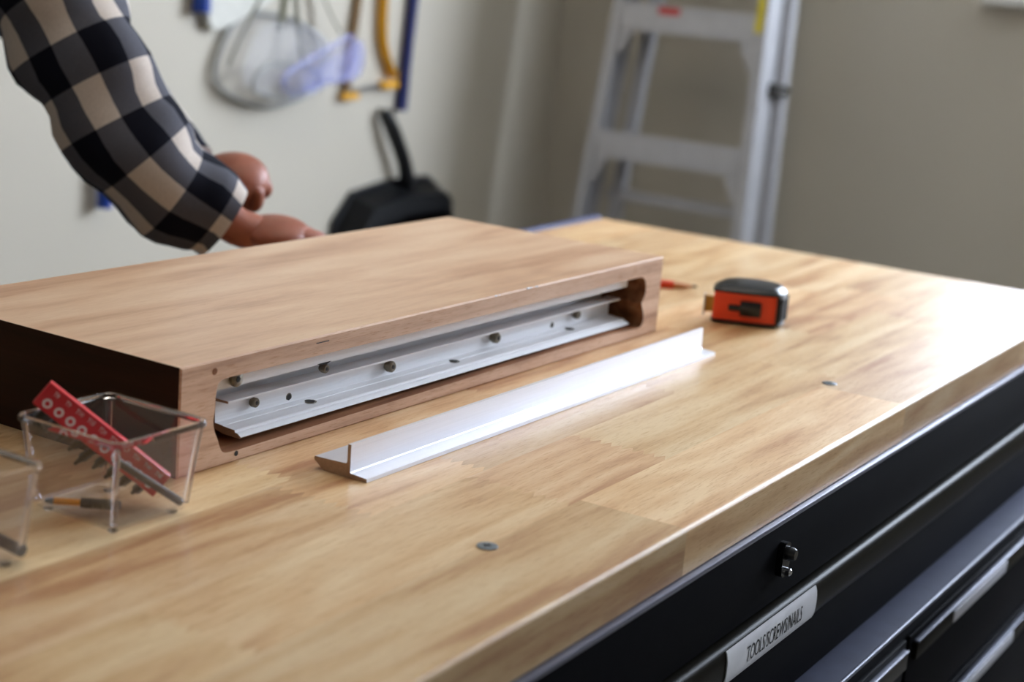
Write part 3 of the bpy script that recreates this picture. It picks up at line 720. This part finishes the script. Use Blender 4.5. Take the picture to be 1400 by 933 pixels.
# local: -x faces the camera, y across, z up the ladder
def yl(z, s):   # rail centre line
    return (.178 + (1.22 - z) * .048) * s if s > 0 else -(.178 + (1.22 - z) * .048) 
ZL = 1.80
for s in (1, -1):
    bm = bmesh.new()
    y0, y1 = yl(0, s), yl(ZL, s)
    for (xa, xb, ta, tb_) in ((0, .003, -.012, .012), (.0, .075, -.0015, .0015), (.072, .075, -.012, .012)):
        off = -.012 * s if (xa, xb) == (0, .075) else 0
        A = [bm.verts.new((x, y0 + off * -1 + t, .01)) for x, t in ((xa, ta), (xb, ta), (xb, tb_), (xa, tb_))]
        B = [bm.verts.new((x, y1 + off * -1 + t, ZL)) for x, t in ((xa, ta), (xb, ta), (xb, tb_), (xa, tb_))]
        bm.faces.new(A[::-1]); bm.faces.new(B)
        for i in range(4): bm.faces.new((A[i], A[(i + 1) % 4], B[(i + 1) % 4], B[i]))
    rl = obj('front_rail', bm, M['ladder'], ld)
    bm = bmesh.new(); box(bm, -.006, .08, y0 - .018, y0 + .018, 0.0, .05, bev=.003); obj('foot', bm, M['ladder_dark'], rl, 40)
    # rear leg, folded behind the rail
    bm = bmesh.new(); ya, yb = y0 + s * -.0 , y1
    for (xa, xb, ta, tb_) in ((.085, .115, -.013, .013),):
        A = [bm.verts.new((x, y0 + s * .028 * (1 if s < 0 else -1.9) + t, .06)) for x, t in ((xa, ta), (xb, ta), (xb, tb_), (xa, tb_))]
        B = [bm.verts.new((x, y1 + s * .020 * (1 if s < 0 else -1.9) + t, ZL - .05)) for x, t in ((xa, ta), (xb, ta), (xb, tb_), (xa, tb_))]
        bm.faces.new(A[::-1]); bm.faces.new(B)
        for i in range(4): bm.faces.new((A[i], A[(i + 1) % 4], B[(i + 1) % 4], B[i]))
    obj('rear_leg', bm, M['ladder'], ld)
for z, dpt in ((1.225, .075), (.93, .075), (.63, .075), (.33, .075), (1.52, .075)):
    w_ = yl(z, 1) - .012
    bm = bmesh.new(); box(bm, .002, .07, -w_, w_, z - .004, z, bev=.001); box(bm, .0, .003, -w_, w_, z - .062, z, bev=.001); box(bm, .068, .071, -w_, w_, z - .03, z)
    st = obj('step', bm, M['ladder'], ld)
    for i in range(5): 
        bm = bmesh.new(); box(bm, .010 + i * .012, .013 + i * .012, -w_, w_, z, z + .0015); obj('tread_ridge', bm, M['ladder'], st)
    for s in (1, -1):
        bm = bmesh.new(); A = [(s * w_, z - .004), (s * (w_ - .06), z - .006), (s * w_, z - .13)]
        prism(bm, A if s > 0 else A[::-1], .003, .006, axis='X'); obj('brace', bm, M['ladder'], st)
for z in (.80, .40, 1.3):
    w_ = yl(z, 1) - .02
    bm = bmesh.new(); box(bm, .086, .112, -w_ - .0, w_, z - .026, z, bev=.002); obj('rear_brace', bm, M['ladder'], ld)
bm = bmesh.new(); box(bm, -.01, .12, -.185, .185, ZL, ZL + .04, bev=.006); obj('top_cap', bm, M['ladder_dark'], ld, 40)
bm = bmesh.new(); z0 = 1.185; y_ = yl(1.3, -1); box(bm, -.0008, -.0001, y_ - .0085, y_ + .0085, z0, z0 + .22); obj('caution_sticker', bm, M['yellow'], ld)
bm = bmesh.new(); box(bm, -.0006, -.0001, .02, .075, 1.205, 1.222); obj('red_sticker', bm, M['red_print'], ld)
bm = bmesh.new(); box(bm, .05, .122, -.222, -.188, 1.06, 1.085, bev=.002); obj('rear_leg_cap', bm, M['ladder_dark'], ld)

# ------------------------------------------------------------------ things hanging on the back wall
def hook(x, z, parent):
    bm = bmesh.new(); path, rr = smooth_path([(x, YB - .001, z), (x, YB - .02, z - .002), (x, YB - .03, z + .008)], [.0025] * 3, 4); loft(bm, path, rr, 8)
    return obj('hook', bm, M['screw'], parent, 60)
# black dustpan
dp = thing('dustpan', 'black dustpan hanging by its handle on the back wall', 'dustpan', (2.225, YB, H))
def W(x, y, z): return Vector((x - 2.27, y, z))
bm = bmesh.new()
front = [(-.205, -.30), (-.195, -.235), (-.135, -.175), (.0, -.158), (.155, -.160), (.195, -.185), (.215, -.34), (.215, -.42), (-.215, -.42)]
vs = prism(bm, front, -.012, -.004, axis='Y')
bm2 = obj('back_plate', bm, M['black_plastic'], dp)
bm = bmesh.new()
loop = [(-.19, -.42), (-.185, -.25), (-.13, -.185), (0, -.168), (.15, -.170), (.18, -.19), (.19, -.30), (.195, -.42)]
A = [bm.verts.new((x, -.012, z)) for x, z in loop]; B = [bm.verts.new((x * .97, -.07, z - .02)) for x, z in loop]; Cc = [bm.verts.new((x * .9, -.078, z - .06)) for x, z in loop]
for i in range(len(loop) - 1):
    bm.faces.new((A[i], A[i + 1], B[i + 1], B[i])); bm.faces.new((B[i], B[i + 1], Cc[i + 1], Cc[i]))
bm.faces.new(Cc)
bmesh.ops.solidify(bm, geom=bm.faces[:], thickness=.003); obj('pan', bm, M['black_plastic'], dp, 40)
bm = bmesh.new(); path, rr = smooth_path([(.045, -.03, -.175), (.02, -.035, -.12), (-.03, -.03, -.04), (-.052, -.02, -.004)], [.022, .018, .019, .016], 5); loft(bm, path, rr, 12, squash=.6); obj('handle', bm, M['black_plastic'], dp, 50)
bm = bmesh.new(); bmesh.ops.create_uvsphere(bm, u_segments=10, v_segments=6, radius=.006); 
for v in bm.verts: v.co += Vector((-.052, -.012, -.002))
obj('hook', bm, M['screw'], dp, 60)
# navy bar
nb = thing('navy_tool_handle', 'long navy blue tool handle hanging beside the yellow saw', 'tool', (2.262, YB, H))
bm = bmesh.new(); path, rr = smooth_path([(-.012, -.012, -.006), (-.004, -.013, .12), (.006, -.014, .25), (.02, -.014, .40)], [.0155, .0135, .0135, .0135], 4); loft(bm, path, rr, 14, squash=.75); obj('handle', bm, M['navy'], nb, 50)
bm = bmesh.new(); box(bm, -.006, .05, -.02, -.008, .40, .52, bev=.004); obj('head', bm, M['steel_blade'], nb)
# hand saw with gold frame (bow saw) and tan strip
sw = thing('frame_saw', 'gold framed saw hanging beside the navy tool handle', 'saw', (2.18, YB, H))
bm = bmesh.new(); path, rr = smooth_path([(-.008, -.015, .50), (-.03, -.015, .36), (-.026, -.015, .23), (-.016, -.015, .14), (.03, -.015, .068)], [.013] * 5, 6); loft(bm, path, rr, 12, squash=.5); obj('bow', bm, M['gold'], sw, 50)
bm = bmesh.new(); box(bm, -.016, .045, -.022, -.006, .044, .060, bev=.003, M=Matrix.Translation((0, 0, .0)) ); obj('blade_clamp', bm, M['gold'], sw)
bm = bmesh.new(); vs = box(bm, -.135, .02, -.0135, -.0120, .046, .058); 
for v in vs: v.co.z += (v.co.x) * .10
obj('blade', bm, M['steel_blade'], sw)
bm = bmesh.new(); vs = box(bm, -.150, -.095, -.020, -.006, .024, .038, bev=.003); obj('end_fitting', bm, M['gold'], sw)
bm = bmesh.new(); path, rr = smooth_path([(-.135, -.012, .04), (-.118, -.012, .18), (-.095, -.012, .34), (-.08, -.012, .5)], [.011] * 4, 4); loft(bm, path, rr, 10, squash=.5); obj('side_bar', bm, M['tan_wood'], sw, 50)
# goggles
def strap(bm, pts, w_=.008):
    path, rr = smooth_path(pts, [w_] * len(pts), 5); loft(bm, path, rr, 8, squash=.3)
gg = thing('safety_goggles', 'large clear safety goggles hanging by grey straps on the back wall', 'goggles', (1.80, YB, H))
bm = bmesh.new()
outl = chaikin([(-.165, .12), (-.11, .20), (.0, .20), (.10, .18), (.16, .14), (.17, .09), (.11, .035), (.0, .012), (-.11, .035), (-.17, .07)], 2)
def cup(bm, outl, y0, y1, s, cxz):
    A = [bm.verts.new((x, y0, z)) for x, z in outl]; B = [bm.verts.new((cxz[0] + (x - cxz[0]) * s, y1, cxz[1] + (z - cxz[1]) * s)) for x, z in outl]
    for i in range(len(A)): bm.faces.new((A[i], A[(i + 1) % len(A)], B[(i + 1) % len(A)], B[i]))
    bm.faces.new(B)
cup(bm, outl, -.008, -.060, .86, (0, .11)); bmesh.ops.solidify(bm, geom=bm.faces[:], thickness=.0015); obj('lens_shell', bm, M['goggle_clear'], gg, 40)
bm = bmesh.new(); P = [Vector((x, -.012, z)) for x, z in outl]; loft(bm, P + [P[0]], .0055, 8, caps=False); obj('rim', bm, M['goggle_rim'], gg, 60)
bm = bmesh.new(); inl = [(x * .62 - .01, .075 + (z - .11) * .36) for x, z in outl]; P = [Vector((x, -.062, z)) for x, z in inl]; loft(bm, P + [P[0]], .0045, 8, caps=False); obj('nose_bridge', bm, M['goggle_rim'], gg, 60)
bm = bmesh.new(); strap(bm, [(-.03, -.05, .17), (-.005, -.04, .22), (.03, -.02, .30), (.06, -.015, .42)], .0075); obj('strap', bm, M['grey_strap'], gg, 50)
bm = bmesh.new(); strap(bm, [(-.15, -.03, .10), (-.11, -.03, .17), (.0, -.02, .30), (.055, -.015, .42)], .004); obj('strap', bm, M['grey_strap'], gg, 50)
g2 = thing('safety_goggles', 'violet tinted safety goggles hanging by grey straps right of the clear ones', 'goggles', (1.90, YB, H + .045))
bm = bmesh.new(); outl = chaikin([(-.135, .045), (-.05, .075), (.02, .10), (.082, .125), (.09, .06), (.06, .025), (-.02, .03), (-.10, .0), (-.14, .02)], 2)
cup(bm, outl, -.068, -.105, .9, (0, .05)); bmesh.ops.solidify(bm, geom=bm.faces[:], thickness=.0015); obj('lens_shell', bm, M['goggle_violet'], g2, 40)
bm = bmesh.new(); P = [Vector((x, -.072, z)) for x, z in outl]; loft(bm, P + [P[0]], .006, 8, caps=False); obj('rim', bm, M['goggle_violet'], g2, 60)
bm = bmesh.new(); strap(bm, [(.068, -.05, .12), (.045, -.03, .17), (.0, -.02, .26), (-.05, -.015, .38), (-.06, -.015, .44)], .0075); obj('strap', bm, M['grey_strap'], g2, 50)
bm = bmesh.new(); strap(bm, [(-.045, -.05, .05), (-.05, -.03, .14), (-.055, -.02, .26), (-.06, -.015, .43)], .006); obj('strap', bm, M['grey_strap'], g2, 50)
for g_, x_, z_ in ((gg, .057, .43), (g2, -.06, .43)):
    bm = bmesh.new(); lathe(bm, (x_, -.001, z_), (0, -1, 0), [(0, .004), (.022, .004), (.024, .007), (.027, .007)], 10); obj('hook', bm, M['screw'], g_, 40)
# blue handled item with a pale sheet, top left; blue tab lower left
tw = thing('blue_handled_tool', 'blue handled tool hanging at the top of the wall, left of the goggles', 'tool', (1.58, YB, H))
bm = bmesh.new(); path, rr = smooth_path([(0, -.02, .20), (.002, -.02, .27), (.004, -.02, .36)], [.019, .017, .017], 4); loft(bm, path, rr, 12, squash=.8); obj('handle', bm, M['blue'], tw, 50)
bm = bmesh.new(); box(bm, -.02, .03, -.018, -.004, .35, .5, bev=.004); obj('head', bm, M['steel_blade'], tw)
sh = thing('canvas_bag', 'pale cloth pouch hanging beside the blue handled tool', 'bag', (1.68, YB, H))
bm = bmesh.new(); vs = prism(bm, chaikin([(-.09, .155), (.02, .19), (.13, .24), (.16, .33), (.13, .45), (-.06, .45), (-.075, .3)], 2), -.022, -.003, axis='Y'); obj('pouch', bm, M['paper'], sh, 40)
bm = bmesh.new(); box(bm, -.06, .13, -.024, -.002, .44, .455, bev=.003); obj('hem', bm, M['grey_strap'], sh)
bt = thing('blue_tab_tool', 'small blue handle hanging low on the wall behind the checked sleeve', 'tool', (1.345, YB, H))
bm = bmesh.new(); path, rr = smooth_path([(0, -.02, -.145), (0, -.02, -.08), (0, -.02, .0)], [.015, .014, .013], 4); loft(bm, path, rr, 12, squash=.8); obj('handle', bm, M['blue'], bt, 50)
bm = bmesh.new(); box(bm, -.012, .012, -.026, -.004, .0, .12, bev=.004); obj('head', bm, M['steel_blade'], bt)

# ------------------------------------------------------------------ person
per = thing('person', 'person in a black, grey and white checked flannel shirt with hands behind the block', 'person', (.33, .93, 0))
O = Vector((.33, .93, 0))
def L3(x, y, z): return Vector((x, y, z + H)) - O
def skin_obj(name, chains, m, parent, lvl=2):
    """chains: list of (points, radii); shared points are merged when given twice"""
    bm = bmesh.new(); key = {}; rad = {}
    for pts, rr in chains:
        prev = None
        for p, r in zip(pts, rr):
            k = tuple(round(c, 5) for c in p)
            if k not in key: key[k] = bm.verts.new(p); rad[k] = r
            v = key[k]
            if prev is not None and v is not prev: bm.edges.new((prev, v))
            prev = v
    bm.verts.index_update(); me = bpy.data.meshes.new(name); bm.to_mesh(me)
    order = {tuple(round(c, 5) for c in v.co): v.index for v in bm.verts}; bm.free()
    ob = link(name, me, m, parent)
    sk = ob.modifiers.new('skin', 'SKIN'); ob.modifiers.new('sub', 'SUBSURF').levels = lvl; ob.modifiers['sub'].render_levels = lvl
    sv = me.skin_vertices[0].data if me.skin_vertices else None
    if sv is None:
        me.attributes.new('skin', 'FLOAT', 'POINT'); 
    for k, i in order.items():
        q = rad[k] if isinstance(rad[k], tuple) else (rad[k], rad[k]); sv[i].radius = q; sv[i].use_root = False
    sv[0].use_root = True; sk.use_smooth_shade = True
    dg = bpy.context.evaluated_depsgraph_get(); dg.update()
    m2 = bpy.data.meshes.new_from_object(ob.evaluated_get(dg)); ob.modifiers.clear(); ob.data = m2
    for p in m2.polygons: p.use_smooth = True
    return ob
W1 = L3(.503, .388, .056); E1 = L3(.385, .575, .315); S1 = L3(.22, .80, .46)
W2 = L3(.600, .530, .080); E2 = L3(.57, .82, .30); S2 = L3(.48, 1.03, .46)
PEL = L3(.32, .98, .02); CH = L3(.345, .935, .33); NK = L3(.355, .91, .52)
P1 = L3(.532, .362, .056)      # palm 1
K1 = [L3(.520 - .002 * i, .322 + i * .0175, .063 - .002 * abs(i - 1.4)) for i in range(4)]
chains = [([PEL, L3(.335, .955, .18), CH, L3(.352, .92, .44), NK], [(.12, .10), (.12, .10), (.15, .10), (.11, .08), .056]),
          ([L3(.352, .92, .44), S1, (S1 + E1) / 2, E1, (E1 * .45 + W1 * .55), W1, P1], [(.12, .09), .062, .046, .036, .029, .022, (.028, .017)]),
          ([L3(.352, .92, .44), S2, (S2 + E2) / 2, E2, (E2 * .45 + W2 * .55), W2], [(.12, .09), .062, .046, .036, .029, .022]),
          ([PEL, L3(.24, .93, -.06), L3(.23, .92, -.46), L3(.22, .95, -.87), L3(.27, .86, -.915)], [(.12, .10), .085, .060, .042, .035]),
          ([PEL, L3(.43, 1.05, -.06), L3(.44, 1.04, -.46), L3(.43, 1.07, -.87), L3(.48, .98, -.915)], [(.12, .10), .085, .060, .042, .035])]
# hand 1: four fingers curl down over the work, thumb along the near side
P2 = W2 + Vector((.022, -.028, .004)); 
chains[2][0].append(P2); chains[2][1].append((.032, .02))
body_ = skin_obj('body', chains, M['skin'], per)
def fingers(name_parent, palm, dirv, up, side, lens, base_r, curl, spread=.0175):
    """fingers as their own chains rooted inside the palm; curl list of bend angles"""
    out = []
    dirv = dirv.normalized(); side = (side - dirv * side.dot(dirv)).normalized(); up = side.cross(dirv)
    if up.z < 0: up = -up
    for i, ln in enumerate(lens):
        b = palm + side * (i - 1.5) * spread
        d = dirv; pts = [b - dirv * .012, b + dirv * .026]; rr = [base_r * 1.05, base_r * 1.1]; a = 0
        p = pts[-1]
        for seg, bend in zip((.45, .30, .25), curl):
            a += bend; d = dirv * math.cos(a) - up * math.sin(a); p = p + d * ln * seg; pts.append(p); rr.append(base_r * (1.0 if seg > .4 else .9 if seg > .28 else .75))
        out.append((pts, rr))
    return out
ch1 = fingers(None, P1 + Vector((.008, -.004, .0)), Vector((.95, -.22, .02)), None, Vector((.2, 1, .1)), (.060, .068, .064, .052), .0092, (.7, .9, .6))
th1 = ([P1 + Vector((-.012, -.014, -.002)), P1 + Vector((.012, -.034, -.004)), P1 + Vector((.038, -.046, -.012)), P1 + Vector((.058, -.048, -.024))], [.012, .0115, .010, .008])
ch2 = fingers(None, P2 + Vector((.004, -.004, .006)), Vector((.62, -.62, -.10)), None, Vector((.55, .75, .35)), (.050, .056, .052, .044), .0105, (1.5, 1.7, 1.3), .0165)
th2 = ([P2 + Vector((-.002, -.016, .006)), P2 + Vector((.012, -.030, .004)), P2 + Vector((.027, -.032, -.006)), P2 + Vector((.036, -.022, -.016))], [.013, .012, .011, .009])
for grp, nm in ((ch1 + [th1], 'fingers'), (ch2 + [th2], 'fingers')):
    tot = bmesh.new()
    for c_ in grp:
        ob = skin_obj('f', [c_], M['skin'], None); tot.from_mesh(ob.data); me_ = ob.data; bpy.data.objects.remove(ob); bpy.data.meshes.remove(me_)
    fo = obj('hand_fingers', tot, M['skin'], body_, 180)
# nails on the near hand
for pts, rr in ch1:
    a, b_ = pts[-2], pts[-1]; d = (b_ - a).normalized(); up = Vector((0, 0, 1)); up = (up - d * up.dot(d)).normalized(); sd = d.cross(up)
    bm = bmesh.new(); c_ = b_ - d * .003 + up * .0062
    for v in bmesh.ops.create_uvsphere(bm, u_segments=10, v_segments=6, radius=1)['verts']: v.co = c_ + d * v.co.x * .0062 + sd * v.co.y * .0048 + up * v.co.z * .0016
    obj('nail', bm, M['nail'], body_, 180)
# palms thickened
for P, W_, nm in ((P1, W1, 0), (P2, W2, 1)):
    bm = bmesh.new(); d = (P - W_).normalized(); sd = Vector((.2, 1, .1)) if nm == 0 else Vector((.55, .75, .35)); sd = (sd - d * sd.dot(d)).normalized(); up = d.cross(sd)
    for v in bmesh.ops.create_uvsphere(bm, u_segments=20, v_segments=12, radius=1)['verts']: v.co = P + d * (.004 + v.co.x * (.036 + .006 * nm)) + sd * v.co.y * .039 + up * v.co.z * (.0165 + .012 * nm)
    obj('palm', bm, M['skin'], body_, 180)
# head
HC = NK + Vector((.03, -.03, .135))
fw = Vector((.55, -.62, -.42)).normalized(); rt = fw.cross(Vector((0, 0, 1))).normalized(); upv = rt.cross(fw)
def HP(x, y, z): return HC + rt * x + fw * y + upv * z
bm = bmesh.new()
for v in bmesh.ops.create_uvsphere(bm, u_segments=28, v_segments=20, radius=1)['verts']:
    x, y, z = v.co; w_ = 1 - .22 * max(0, -z) ** 1.5
    yy = y * .098 + (.012 if y > 0 and z < -.3 else 0)
    v.co = HP(x * .076 * w_, yy, z * .118)
head = obj('head', bm, M['skin'], body_, 180)
bm = bmesh.new(); loft(bm, [HP(0, .09, .02), HP(0, .105, -.01), HP(0, .116, -.03), HP(0, .098, -.042)], [.006, .009, .014, .010], 12); obj('nose', bm, M['skin'], head, 180)
for s in (-1, 1):
    bm = bmesh.new(); bmesh.ops.create_uvsphere(bm, u_segments=14, v_segments=10, radius=.012)
    for v in bm.verts: v.co += HP(s * .030, .073, .012)
    obj('eye', bm, M['label'], head, 180)
    bm = bmesh.new(); bmesh.ops.create_uvsphere(bm, u_segments=10, v_segments=8, radius=.006)
    for v in bm.verts: v.co += HP(s * .030, .0800, .011)
    obj('iris', bm, M['hole'], head, 180)
    bm = bmesh.new()
    for v in bmesh.ops.create_uvsphere(bm, u_segments=12, v_segments=8, radius=1)['verts']: v.co = HP(s * .078 + v.co.x * .008, -.004 + v.co.y * .018, -.005 + v.co.z * .031)
    obj('ear', bm, M['skin'], head, 180)
bm = bmesh.new()
for v in bmesh.ops.create_uvsphere(bm, u_segments=14, v_segments=8, radius=1)['verts']: v.co = HP(v.co.x * .026, .091 + v.co.y * .010, -.066 + v.co.z * .007)
obj('mouth', bm, M['nail'], head, 180)
bm = bmesh.new()
for v in bmesh.ops.create_uvsphere(bm, u_segments=24, v_segments=16, radius=1)['verts']:
    x, y, z = v.co
    v.co = HP(x * .083, -.012 + y * .096, .028 + max(z, -.45) * .102)
obj('hair', bm, M['hair'], per, 180)
# shirt: torso and two sleeves with cloth folds
def folds(seed, amp):
    rr = random.Random(seed); ph = [rr.uniform(0, 6.28) for _ in range(6)]
    return lambda i, a: amp * (math.sin(3 * a + i * .5 + ph[0]) * .5 + math.sin(2 * a - i * .9 + ph[1]) * .6 + math.sin(i * 1.1 + ph[2] + a) * .7 + .55 * max(0, math.sin(i * 1.9 + 2 * math.sin(a + ph[3]) + ph[4])) ** 3)
bm = bmesh.new()
mid = L3(.436, .454, .124)
path, rr = smooth_path([S1 + Vector((.0, .03, .02)), (S1 + E1) / 2 + Vector((-.01, 0, -.0)), E1, (E1 + mid) / 2 + Vector((-.004, 0, .006)), mid, W1 + Vector((-.006, .012, .010))], [.088, .075, .066, .061, .057, .043], 8)
loft(bm, path, rr, 36, uv=True, dent=folds(4, .085)); sleeve1 = ('sleeve', bm)
shirt_parts = [bm]
bm2 = bmesh.new(); mid2 = (E2 + W2) / 2
path, rr = smooth_path([S2 + Vector((0, .03, .02)), (S2 + E2) / 2, E2, mid2, W2 + Vector((-.004, .012, .010))], [.088, .072, .058, .050, .038], 8)
loft(bm2, path, rr, 36, uv=True, dent=folds(9, .05))
bm3 = bmesh.new()
path, rr = smooth_path([L3(.32, .985, -.10), L3(.325, .975, .02), L3(.335, .955, .18), CH, L3(.352, .92, .44), NK + Vector((0, 0, -.02))], [.192, .186, .176, .188, .155, .082], 6)
loft(bm3, path, rr, 40, uv=True, squash=.78, dent=folds(2, .02))
shirt = obj('shirt', bm3, M['plaid'], per, 60)
obj('sleeve', bm, M['plaid'], shirt, 60); obj('sleeve', bm2, M['plaid'], shirt, 60)
tr = bmesh.new()
for s, hipp, kn, an_ in ((0, L3(.26, .945, -.04), L3(.235, .925, -.46), L3(.22, .955, -.87)), (1, L3(.40, 1.03, -.04), L3(.44, 1.045, -.46), L3(.43, 1.075, -.87))):
    path, rr = smooth_path([hipp, (hipp + kn) / 2, kn, (kn + an_) / 2, an_], [.125, .105, .085, .076, .070], 5); loft(tr, path, rr, 24, dent=folds(s, .03))
path, rr = smooth_path([L3(.325, .98, .04), L3(.32, .985, -.06), L3(.325, .985, -.13)], [.172, .175, .15], 4); loft(tr, path, rr, 28, squash=.8)
obj('trousers', tr, M['denim'], per, 60)
for ap in (L3(.22, .955, -.91), L3(.43, 1.075, -.91)):
    bm = bmesh.new(); d = Vector((.48, -.88, 0)).normalized(); sd = Vector((.88, .48, 0))
    for v in bmesh.ops.create_uvsphere(bm, u_segments=18, v_segments=10, radius=1)['verts']:
        v.co = ap + d * (.06 + v.co.x * .14) + sd * v.co.y * .048 + Vector((0, 0, max(v.co.z, -.55) * .05 - .0125))
    obj('shoe', bm, M['sneaker'], per, 60)
